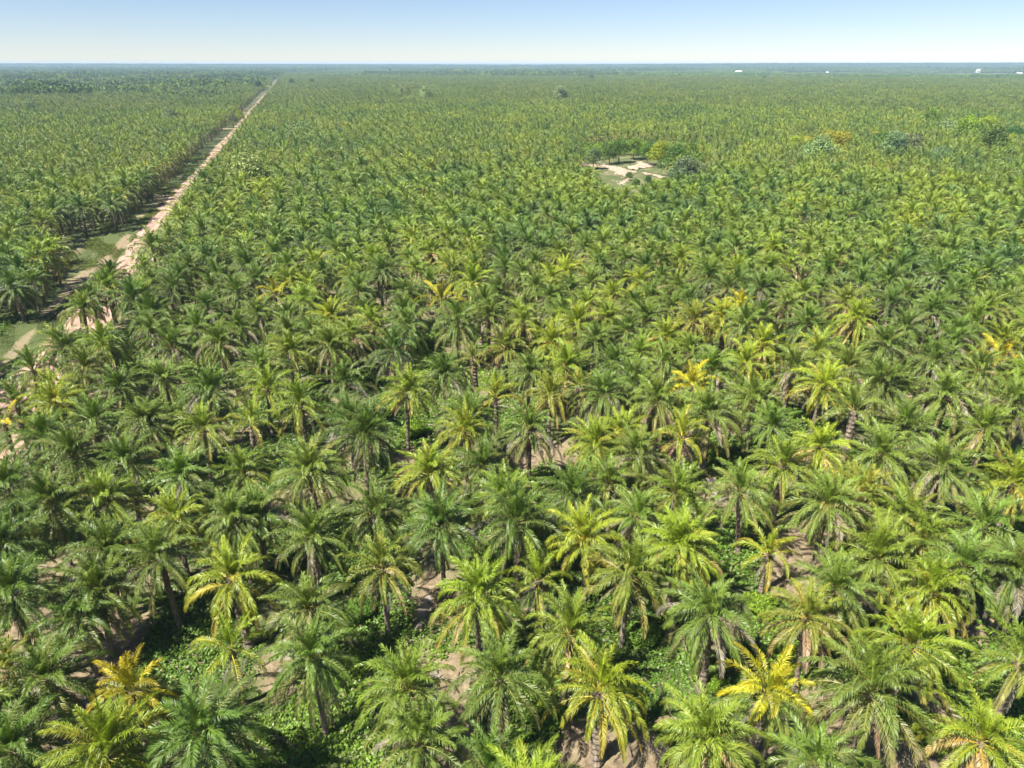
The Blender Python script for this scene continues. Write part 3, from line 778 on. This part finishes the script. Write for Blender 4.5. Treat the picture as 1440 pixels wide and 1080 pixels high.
def scatter(name, pts, rots, scl, which, sources, label, cat):
    """one object: a cloud of points, each carrying one of the source meshes"""
    me = bpy.data.meshes.new(name)
    me.from_pydata([tuple(p) for p in pts], [], [])
    for nm, ty, arr in (("rot", 'FLOAT', rots), ("scl", 'FLOAT', scl), ("which", 'INT', which)):
        at = me.attributes.new(nm, ty, 'POINT'); at.data.foreach_set("value", np.asarray(arr, dtype=np.float32 if ty == 'FLOAT' else np.int32))
    o = link(name, me)
    ng = bpy.data.node_groups.new(name, 'GeometryNodeTree')
    ng.interface.new_socket("Geometry", in_out='INPUT', socket_type='NodeSocketGeometry')
    ng.interface.new_socket("Geometry", in_out='OUTPUT', socket_type='NodeSocketGeometry')
    N, L = ng.nodes, ng.links
    gi = N.new("NodeGroupInput"); go = N.new("NodeGroupOutput")
    m2p = N.new("GeometryNodeMeshToPoints"); L.new(gi.outputs[0], m2p.inputs[0])
    g2i = N.new("GeometryNodeGeometryToInstance")
    for s in reversed(sources):
        oi = N.new("GeometryNodeObjectInfo"); oi.inputs[0].default_value = s; oi.inputs["As Instance"].default_value = True
        L.new(oi.outputs["Geometry"], g2i.inputs[0])
    iop = N.new("GeometryNodeInstanceOnPoints")
    L.new(m2p.outputs[0], iop.inputs["Points"])
    jn = N.new("GeometryNodeJoinGeometry")
    N.remove(g2i)
    for s in reversed(sources):
        oi = N.new("GeometryNodeObjectInfo"); oi.inputs[0].default_value = s; oi.inputs["As Instance"].default_value = True
        L.new(oi.outputs["Geometry"], jn.inputs[0])
    for n_ in [n for n in N if n.bl_idname == "GeometryNodeObjectInfo" and not n.outputs["Geometry"].links]: N.remove(n_)
    L.new(jn.outputs[0], iop.inputs["Instance"])
    iop.inputs["Pick Instance"].default_value = True
    def attr(nm, ty):
        n = N.new("GeometryNodeInputNamedAttribute"); n.data_type = ty; n.inputs[0].default_value = nm; return n.outputs[0]
    L.new(attr("which", 'INT'), iop.inputs["Instance Index"])
    cx_ = N.new("ShaderNodeCombineXYZ"); L.new(attr("rot", 'FLOAT'), cx_.inputs[2])
    e2r = N.new("FunctionNodeEulerToRotation"); L.new(cx_.outputs[0], e2r.inputs[0]); L.new(e2r.outputs[0], iop.inputs["Rotation"])
    L.new(attr("scl", 'FLOAT'), iop.inputs["Scale"])
    L.new(iop.outputs[0], go.inputs[0])
    md = o.modifiers.new("scatter", 'NODES'); md.node_group = ng
    return tag(o, label, cat, kind="stuff")

SRC = [far_palm(300 + 100 * k + i, k) for k in range(3) for i in range(5)]
# left broadleaf forest zone and other openings in the far plantation
def forest_zone(x, y):
    d = math.hypot(x, y); az = math.degrees(math.atan2(x, y))
    if az < -17 and d > 1650 + rng.gauss(0, 170) + 420 * math.sin(x * .004) + 300 * math.sin(y * .0031 + 1) + 500 * (az + 38) / 22: return True
    return False
pts, rot, scl, wh = [], [], [], []
for x, y in rest:
    d = math.hypot(x, y)
    if forest_zone(x, y) and rng.random() < .8: continue
    pts.append((x, y, -.1)); rot.append(rng.uniform(0, 6.28)); scl.append(rng.uniform(.88, 1.1))
    wh.append(rng.randrange(5) + (0 if d < 330 else 5 if d < 800 else 10))
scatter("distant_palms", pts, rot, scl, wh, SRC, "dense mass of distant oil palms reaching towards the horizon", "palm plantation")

# ------------------------------------------------------------------ broadleaf trees
def leaf_cloud(a, centre, rad, n, size, col, r, flat=.8):
    u = nr.randn(n, 3); u = unit(u) * (nr.uniform(0, 1, (n, 1)) ** .28)
    u[:, 2] *= flat
    c = np.array(centre) + u * rad
    d = unit(u + nr.randn(n, 3) * .6)
    e = unit(np.cross(d, nr.randn(n, 3))); g = np.cross(d, e)
    sz = size * nr.uniform(.6, 1.35, (n, 1))
    V = np.stack([c - e * sz, c - g * sz * .5, c + e * sz, c + g * sz * .5], 1)
    cc = np.array(col)[None] * nr.uniform(.7, 1.3, (n, 1))
    a.add_np(V, np.arange(n)[:, None] * 4 + np.arange(4)[None], np.repeat(cc, 4, 0))
def limb(a, p0, p1, r0, r1, col=(.2, .17, .13), sides=6):
    p0, p1 = np.array(p0, float), np.array(p1, float); t = unit(p1 - p0)
    e = unit(np.cross(t, np.array([.3, .9, .1]))); g = np.cross(t, e)
    an = np.arange(sides) * 2 * math.pi / sides
    ring = lambda p, rr: p + rr * (np.cos(an)[:, None] * e + np.sin(an)[:, None] * g)
    V = np.concatenate([ring(p0, r0), ring(p1, r1)])
    a.add(V, [(j, (j + 1) % sides, sides + (j + 1) % sides, sides + j) for j in range(sides)], np.array(col))
def make_tree(seed, H=9, Rr=5, lobes=11, n=330, size=.28):
    r = random.Random(seed); c = Acc(); t = Acc()
    top = (r.uniform(-.3, .3), r.uniform(-.3, .3), H * .45)
    limb(t, (0, 0, -.2), top, .32, .22)
    for i in range(lobes):
        an = i * GA + r.uniform(-.3, .3); q = math.sqrt((i + .5) / lobes)
        ctr = (Rr * .68 * q * math.cos(an), Rr * .68 * q * math.sin(an), H * (.80 - .46 * q * q) + r.uniform(-.5, .5))
        limb(t, top, (ctr[0] * .85, ctr[1] * .85, ctr[2] - .4), .15, .05)
        leaf_cloud(c, ctr, Rr * r.uniform(.34, .52), n, size, C_MID * r.uniform(.8, 1.25), r)
    return c.mesh("crown", M_TREE), t.mesh("trunk", M_BARK)
TREES = [make_tree(i, 10.5 + i % 3, 4.6 + (i % 2) * .9) for i in range(5)]
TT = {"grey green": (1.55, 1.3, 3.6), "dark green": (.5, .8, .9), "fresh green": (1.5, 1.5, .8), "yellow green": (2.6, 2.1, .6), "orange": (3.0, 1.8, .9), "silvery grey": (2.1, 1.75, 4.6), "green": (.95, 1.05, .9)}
def place_tree(px, py, tint, s, label, group="broadleaf trees among the palms"):
    # px, py is the middle of the crown in the photograph
    x, y = on_plane(px, py, 8.3 * s)
    i = rng.randrange(len(TREES))
    root = bpy.data.objects.new("broadleaf_tree", None); COL.objects.link(root)
    root.location = (x, y, -.05); root.rotation_euler = (0, 0, rng.uniform(0, 6.28)); root.scale = (s, s, s)
    tag(root, label, "tree", group)
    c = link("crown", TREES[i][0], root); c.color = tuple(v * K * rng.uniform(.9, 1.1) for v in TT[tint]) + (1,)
    link("trunk", TREES[i][1], root)
    return root
for t_ in TL: place_tree(*t_)

def thicket(name, zones, label):
    a = Acc(); r = random.Random(77)
    for (x0, x1, y0, y1, n, H) in zones:
        for i in range(n):
            px, py = r.uniform(x0, x1), r.uniform(y0, y1)
            h = H * r.uniform(.6, 1.25)
            x, y = on_plane(px, py, h * .6)
            if in_poly(x, y, CLEAR) and in_poly(px, py, CLEAR_PX): continue
            tint = r.choice(((1.1, 1.15, 1.0), (1.7, 1.55, .8), (.7, .85, .9), (1.5, 1.45, 1.6), (2.1, 1.8, .8), (.9, 1.0, 1.0)))
            c = C_MID * np.array(tint) * r.uniform(1.0, 1.5)
            for k in range(3):
                leaf_cloud(a, (x + r.uniform(-1.6, 1.6), y + r.uniform(-1.6, 1.6), h * (.35 + .2 * k)), h * .42 * r.uniform(.7, 1.2), 120, .36, c, r)
    o = link(name, a.mesh(name, M_TREE)); o.color = (K, K, K, 1)
    tag(o, label, "bushes", kind="stuff")
thicket("clearing_thicket", THICK, "dense mixed green bushes behind and right of the sandy clearing")
thicket("scattered_bushes", THICK2, "mixed grey green and yellowish bushes among far palms")

# shrubs in the openings near the camera
def make_shrub(seed, lobes=8, n=700, size=.085):
    r = random.Random(seed); a = Acc()
    for i in range(lobes):
        an = i * GA; q = math.sqrt(i / lobes)
        leaf_cloud(a, (1.0 * q * math.cos(an), 1.0 * q * math.sin(an), .5 + r.uniform(0, .9) * (1 - .6 * q)), r.uniform(.5, .75), n, size, C_MID * r.uniform(1.1, 1.7), r)
    for i in range(6):
        an = r.uniform(0, 6.28); limb(a, (0, 0, -.1), (.7 * math.cos(an), .7 * math.sin(an), 1.1), .05, .02)
    return a.mesh("shrub", M_TREE)
SH = [make_shrub(i) for i in range(3)]
for px, py, s, tint, lab in [
 (1068, 850, 1.25, "fresh green", "bright yellow green shrub left of the sandy opening"), (580, 605, 1.5, "fresh green", "rounded leafy shrub behind the slender trunked palm's foot"),
 (1005, 962, .8, "fresh green", "small dark leafed shrub at the thick trunk's foot"), (1165, 905, .9, "green", "green shrub under the withered brown palm"),
 (505, 860, 1.2, "green", "leafy shrub at the foot of the ragged palm"), (1175, 770, 1.0, "fresh green", "green shrub at the edge of the sandy opening, behind"),
 (770, 1010, 1.1, "green", "leafy shrub right of the bare trunked star-shaped palm"), (240, 1030, 1.0, "green", "dark shrub left of the huge blue-green palm"),
 (905, 890, 1.3, "green", "shrub in the shade right of the wide palm"), (1000, 640, 1.0, "fresh green", "green shrub behind the thick trunk right of centre"),
 (560, 775, .9, "green", "shrub below the full round palm's right side"), (480, 940, 1.2, "fresh green", "fresh green shrub among vines in the lower left"),
 (870, 600, .9, "fresh green", "shrub beside the slim trunk right of the centre"), (1095, 690, 1.0, "green", "shrub left of the palm over the sandy opening")]:
    x, y = on_plane(px, py, .6 * s)
    o = link("shrub", rng.choice(SH), None, (x, y, -.05)); o.scale = (s, s, s); o.rotation_euler = (0, 0, rng.uniform(0, 6.28))
    o.color = tuple(v * K for v in TT[tint]) + (1,)
    tag(o, lab, "shrub", "shrubs in the openings")

# ------------------------------------------------------------------ ground cover near the camera: vines, grass, litter
def cover():
    n = 900000
    yy = 18 + 120 * nr.uniform(0, 1, n) ** 1.35
    xx = nr.uniform(-1, 1, n) * (yy * .82 + 18)
    f = np.sin(xx * .33 + 1.3 * np.sin(yy * .21)) + np.sin(yy * .41 + 1.1 * np.sin(xx * .29 + 2)) + .7 * np.sin(xx * .11 - yy * .09)
    i = np.clip(np.searchsorted(gx, xx), 0, nx - 1); j = np.clip(np.searchsorted(gy, yy), 0, ny - 1)
    mg, ms = mask[j, i, 1], mask[j, i, 0] + mask[j, i, 2]
    keep = (f + 3.2 * mg - 2.6 * ms + nr.randn(n) * .35) > -.35
    sx = (xx - RP[0]) * RNRM[0] + (yy - RP[1]) * RNRM[1]
    keep &= ~((sx > -12) & (sx < 6))
    xx, yy, f, mg, zz = xx[keep], yy[keep], f[keep], mg[keep], Z[j, i][keep]
    n = len(xx)
    h = (.06 + .30 * np.clip(f * .35 + mg, 0, 1.2)) * nr.uniform(.2, 1.6, n)
    c = np.stack([xx, yy, zz + h], -1)
    d = unit(np.stack([nr.randn(n) * .55, nr.randn(n) * .55, np.ones(n)], -1))
    e = unit(np.cross(d, nr.randn(n, 3))); g = np.cross(d, e)
    sz = (nr.uniform(.06, .14, n) * (1 + yy / 110))[:, None]
    V = np.stack([c - e * sz, c - g * sz * .6, c + e * sz, c + g * sz * .6], 1)
    hue = (np.sin(xx * .15 + 3) * .5 + np.sin(yy * .19) * .5)[:, None]
    col = np.array((.12, .215, .026))[None] * nr.uniform(.65, 1.4, (n, 1)) * (1 + .25 * hue) + np.array((.05, .03, 0)) * np.clip(hue, 0, 1)
    col = np.where(nr.uniform(0, 1, (n, 1)) < .06, np.array((.26, .2, .12))[None], col)
    me = bpy.data.meshes.new("ground_cover")
    me.vertices.add(n * 4); me.vertices.foreach_set("co", V.astype(np.float32).ravel())
    me.loops.add(n * 4); me.loops.foreach_set("vertex_index", np.arange(n * 4, dtype=np.int32))
    me.polygons.add(n); me.polygons.foreach_set("loop_start", np.arange(0, n * 4, 4, dtype=np.int32))
    me.update(calc_edges=True)
    at = me.color_attributes.new("Col", 'FLOAT_COLOR', 'POINT')
    at.data.foreach_set("color", np.concatenate([np.repeat(col, 4, 0), np.ones((n * 4, 1))], 1).astype(np.float32).ravel())
    me.materials.append(M_COVER)
    o = link("ground_cover", me); o.color = (K, K, K, 1)
    tag(o, "low leafy vines and weeds covering the plantation floor", "ground cover", kind="stuff")
cover()
def verge_grass():
    n = 220000
    s = -90 + 420 * nr.uniform(0, 1, n) ** 1.2; t = nr.uniform(-17, -3, n)
    f = np.sin(s * .11) + np.sin(s * .31 + t * .5) + .8 * np.sin(t * .9 + 1)
    keep = (f - 2.4 * np.exp(-((t + 6.6 + np.sin(s * .06)) / 1.5) ** 2) + nr.randn(n) * .4) > -.35
    s, t = s[keep], t[keep]; n = len(s)
    x = RP[0] + RDIR[0] * s + RNRM[0] * t; y = RP[1] + RDIR[1] * s + RNRM[1] * t
    sz = nr.uniform(.12, .3, n) * (1 + np.clip(s, 0, 300) / 150)
    an = nr.uniform(0, 6.28, n); z0 = np.full(n, -.02)
    V = np.stack([np.stack([x - np.cos(an) * sz * .3, y - np.sin(an) * sz * .3, z0], -1), np.stack([x + np.cos(an) * sz * .3, y + np.sin(an) * sz * .3, z0], -1),
                  np.stack([x + nr.randn(n) * .08, y + nr.randn(n) * .08, sz * .8], -1)], 1)
    a = Acc()
    c = np.array((.12, .19, .035))[None] * nr.uniform(.7, 1.3, (n, 1))
    c = np.where(nr.uniform(0, 1, (n, 1)) < .3, np.array((.27, .24, .12))[None], c)
    a.add_np(V, np.arange(n)[:, None] * 3 + np.arange(3)[None], np.repeat(c, 3, 0))
    o = link("verge_grass", a.mesh("verge_grass", M_COVER)); o.color = (K, K, K, 1)
    tag(o, "short patchy grass on the verge left of the road", "grass", kind="stuff")
verge_grass()
def litter():
    a = Acc(); r = random.Random(5)
    for i in range(480):
        y = r.uniform(30, 120); x = r.uniform(-1, 1) * (y * .75 + 8)
        s, t = road_st(x, y)
        if -17 < t < 10: continue
        frond(a, r.uniform(0, 6.28), r.uniform(2, 12), r.uniform(2.5, 4), r.uniform(8, 20), C_DEAD * r.uniform(.6, 1.1), C_GREY * .9, C_DEAD, r, pairs=16, lmax=.55, limp=.7, w=.07, segs=5, two=False, origin=(x, y, .12))
    o = link("frond_litter", a.mesh("frond_litter", M_FROND)); o.color = (K, K, K, 1)
    tag(o, "dead grey brown palm fronds littering the ground between trunks", "litter", kind="stuff")
litter()

# ------------------------------------------------------------------ far forest, fields, sheds, hills
def patch(seed, kind):
    r = random.Random(seed); a = Acc()
    if kind == "palm":
        n, H, rr, k = 90, 8, 4.2, 16
    else:
        n, H, rr, k = 60, 10, 5.5, 26
    for i in range(n):
        x, y = r.uniform(-42, 42), r.uniform(-42, 42)
        h = H * r.uniform(.75, 1.35) * (1.3 if r.random() < .06 else 1)
        c = C_MID * r.uniform(.65, 1.5) * (1.15 if kind == "palm" else .92)
        leaf_cloud(a, (x, y, h - rr * .4), rr * r.uniform(.7, 1.15), k, rr * .34, c, r, .6)
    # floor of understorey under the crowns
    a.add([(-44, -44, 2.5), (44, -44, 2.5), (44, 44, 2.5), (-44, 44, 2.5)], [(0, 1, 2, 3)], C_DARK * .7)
    return unlinked("far_patch", a.mesh("far_patch", M_WOOD_FAR))
PS = [patch(i, "palm") for i in range(4)] + [patch(10 + i, "wood") for i in range(4)]
pts, rot, scl, wh = [], [], [], []
d = 1100.0
while d < 6900:
    stp = 70 if d < 6000 else 110
    x = -0.86 * d
    while x < 0.86 * d:
        y = math.sqrt(max(1, d * d - 0.0)) ; xx = x + rng.uniform(-25, 25); yy = d + rng.uniform(-25, 25)
        dd = math.hypot(xx, yy); az = math.degrees(math.atan2(xx, yy))
        fz = forest_zone(xx, yy); s_, t_ = road_st(xx, yy)
        ok = fz or dd > tmax - 40
        if abs(t_ + 4) < 16 + 30 and s_ < 3100: ok = False
        # open pale fields far off on the right and left of centre
        field = (4000 < dd < 5300 and 19 < az < 45) or (3600 < dd < 4100 and -8 < az < 2 and rng.random() < .6) or (1500 < dd < 1750 and az < -26 and rng.random() < .5)
        if ok and not field:
            far_wood = fz or dd > 5200 + 700 * math.sin(az * .5) or (math.sin(xx * .0021 + 1.7) + math.sin(yy * .0043 + xx * .0009) > 1.25)
            pts.append((xx, yy, -1.0 + (6 if far_wood and rng.random() < .15 else 0))); rot.append(rng.choice((0, 1.571, 3.1416, 4.712))); wh.append(rng.randrange(4) + (4 if far_wood else 0))
            scl.append(rng.uniform(.9, 1.15) * (1.35 if dd > 6000 else 1) * (1.15 if far_wood else 1))
        x += stp
    d += stp
print("patches", len(pts))
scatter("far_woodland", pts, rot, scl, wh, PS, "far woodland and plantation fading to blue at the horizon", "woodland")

# low wooded hills on the horizon
def hills():
    a = Acc(); V, Cc = [], []; D0 = 7300
    prof = [(-400, 87.5), (0, 88.3), (360, 89.6), (720, 90.9), (900, 89.8), (1080, 87.9), (1440, 86.8), (1900, 87.5)]
    n = 900
    for i in range(n):
        px = -400 + 2300 * i / (n - 1)
        yy = np.interp(px, [p[0] for p in prof], [p[1] for p in prof]) + .35 * wob(px * .35, 1) + .2 * wob(px * 1.7, 3)
        u = (px - 720) / FPX
        x = u / (CP + .451 * SP) * D0
        top = CAMH + (90 - yy) / FPX * D0 * .55
        top = max(14, top)
        for dz, dy in ((0, -700), (.45, -450), (.8, -220), (1, 0), (.6, 400), (0, 900)):
            V.append((x + rng.uniform(-3, 3), D0 + dy + rng.uniform(-40, 40), -3 + (top + 3) * dz)); g = rng.uniform(.7, 1.3); Cc.append(C_DARK * g)
    m_ = 6
    F = [(i * m_ + j, (i + 1) * m_ + j, (i + 1) * m_ + j + 1, i * m_ + j + 1) for i in range(n - 1) for j in range(m_ - 1)]
    a.add(V, F, np.array(Cc))
    o = link("hills", a.mesh("hills", M_TREE)); o.color = (K, K, K, 1)
    tag(o, kind="structure")
hills()

def flat_mat(name, col, rough=.6):
    m, N, L, P = new_mat(name)
    tc = N.new("ShaderNodeTexCoord")
    nz = noise(N, L, 1.2, 5, .6, tc.outputs["Object"])
    L.new(ramp(N, L, nz, [(.3, tuple(c * .8 for c in col)), (.7, col)]), P.inputs["Base Color"]); P.inputs["Roughness"].default_value = rough
    return m
M_WHITE = flat_mat("white_painted_metal", (.82, .82, .80)); M_WALL = flat_mat("pale_wall", (.62, .6, .55)); M_DOOR = flat_mat("dark_door", (.08, .08, .09))
def shed(px, py, w, dpt, h, label):
    x, y = on_plane(px, py, 8)
    root = bpy.data.objects.new("shed", None); COL.objects.link(root); root.location = (x, y, 0); tag(root, label, "building", "white buildings far off")
    a = Acc(); X0, Y0 = w / 2, dpt / 2
    V = [(-X0, -Y0, 0), (X0, -Y0, 0), (X0, Y0, 0), (-X0, Y0, 0), (-X0, -Y0, h), (X0, -Y0, h), (X0, Y0, h), (-X0, Y0, h), (-X0, 0, h * 1.3), (X0, 0, h * 1.3)]
    a.add(V, [(0, 1, 5, 4), (1, 2, 6, 9, 5), (2, 3, 7, 6), (3, 0, 4, 8, 7)], np.array((1, 1, 1)))
    link("wall", a.mesh("wall", M_WALL), root)
    a = Acc(); e = .8
    V = [(-X0 - e, -Y0 - e, h - .2), (X0 + e, -Y0 - e, h - .2), (X0 + e, 0, h * 1.3 + .15), (-X0 - e, 0, h * 1.3 + .15), (X0 + e, Y0 + e, h - .2), (-X0 - e, Y0 + e, h - .2)]
    V2 = [(p[0], p[1], p[2] + .25) for p in V]
    a.add(V + V2, [(0, 1, 2, 3), (3, 2, 4, 5), (6, 7, 8, 9), (9, 8, 10, 11), (0, 1, 7, 6), (4, 5, 11, 10), (0, 3, 9, 6), (3, 5, 11, 9), (1, 2, 8, 7), (2, 4, 10, 8)], np.array((1, 1, 1)))
    link("roof", a.mesh("roof", M_WHITE), root)
    a = Acc(); V = [(sx * 2, -Y0 - .06 + sy, z) for z in (0, h * .6) for sx, sy in ((-1, 0), (1, 0), (1, .05), (-1, .05))]
    a.add(V, [(0, 1, 5, 4), (4, 5, 6, 7), (0, 4, 7, 3), (1, 2, 6, 5)], np.array((1, 1, 1)))
    link("door", a.mesh("door", M_DOOR), root)
    for sx in (-.3, .3):
        a = Acc(); V = [(sx * w - 1 + q * 2, -Y0 - .05, z) for z in (h * .45, h * .7) for q in (0, 1)]
        V += [(v[0], -Y0 - .01, v[2]) for v in V]
        a.add(V, [(0, 1, 3, 2), (2, 3, 7, 6), (0, 4, 5, 1)], np.array((1, 1, 1))); link("window", a.mesh("window", M_DOOR), root)
shed(1038, 102.0, 30, 18, 13, "long white shed far off above the plantation right of centre")
shed(1375, 101.0, 17, 14, 16, "white building far off near the right edge")
shed(1433, 104.0, 22, 14, 11, "low white building far off at the right edge")
shed(1163, 102.5, 10, 10, 10, "tiny pale hut far off between the two white buildings")

# ------------------------------------------------------------------ haze
a = Acc()
hx, hy0, hy1, hz0, hz1 = 24500, -900, 25500, -4.1, 62
V = [(sx * hx, y, z) for z in (hz0, hz1) for sx, y in ((-1, hy0), (1, hy0), (1, hy1), (-1, hy1))]
a.add(V, [(3, 2, 1, 0), (4, 5, 6, 7), (0, 1, 5, 4), (1, 2, 6, 5), (2, 3, 7, 6), (3, 0, 4, 7)], np.array((1, 1, 1)))
mh = bpy.data.materials.new("haze"); mh.use_nodes = True
N, L = mh.node_tree.nodes, mh.node_tree.links
N.remove(N["Principled BSDF"])
pv = N.new("ShaderNodeVolumePrincipled"); pv.inputs["Color"].default_value = (.55, .77, 1.0, 1); pv.inputs["Density"].default_value = 0.00009
pv.inputs["Anisotropy"].default_value = 0.0
L.new(pv.outputs[0], N["Material Output"].inputs["Volume"])
o = link("haze", a.mesh("haze", mh)); tag(o, "thin blue air haze over the plantation", "haze", kind="stuff")
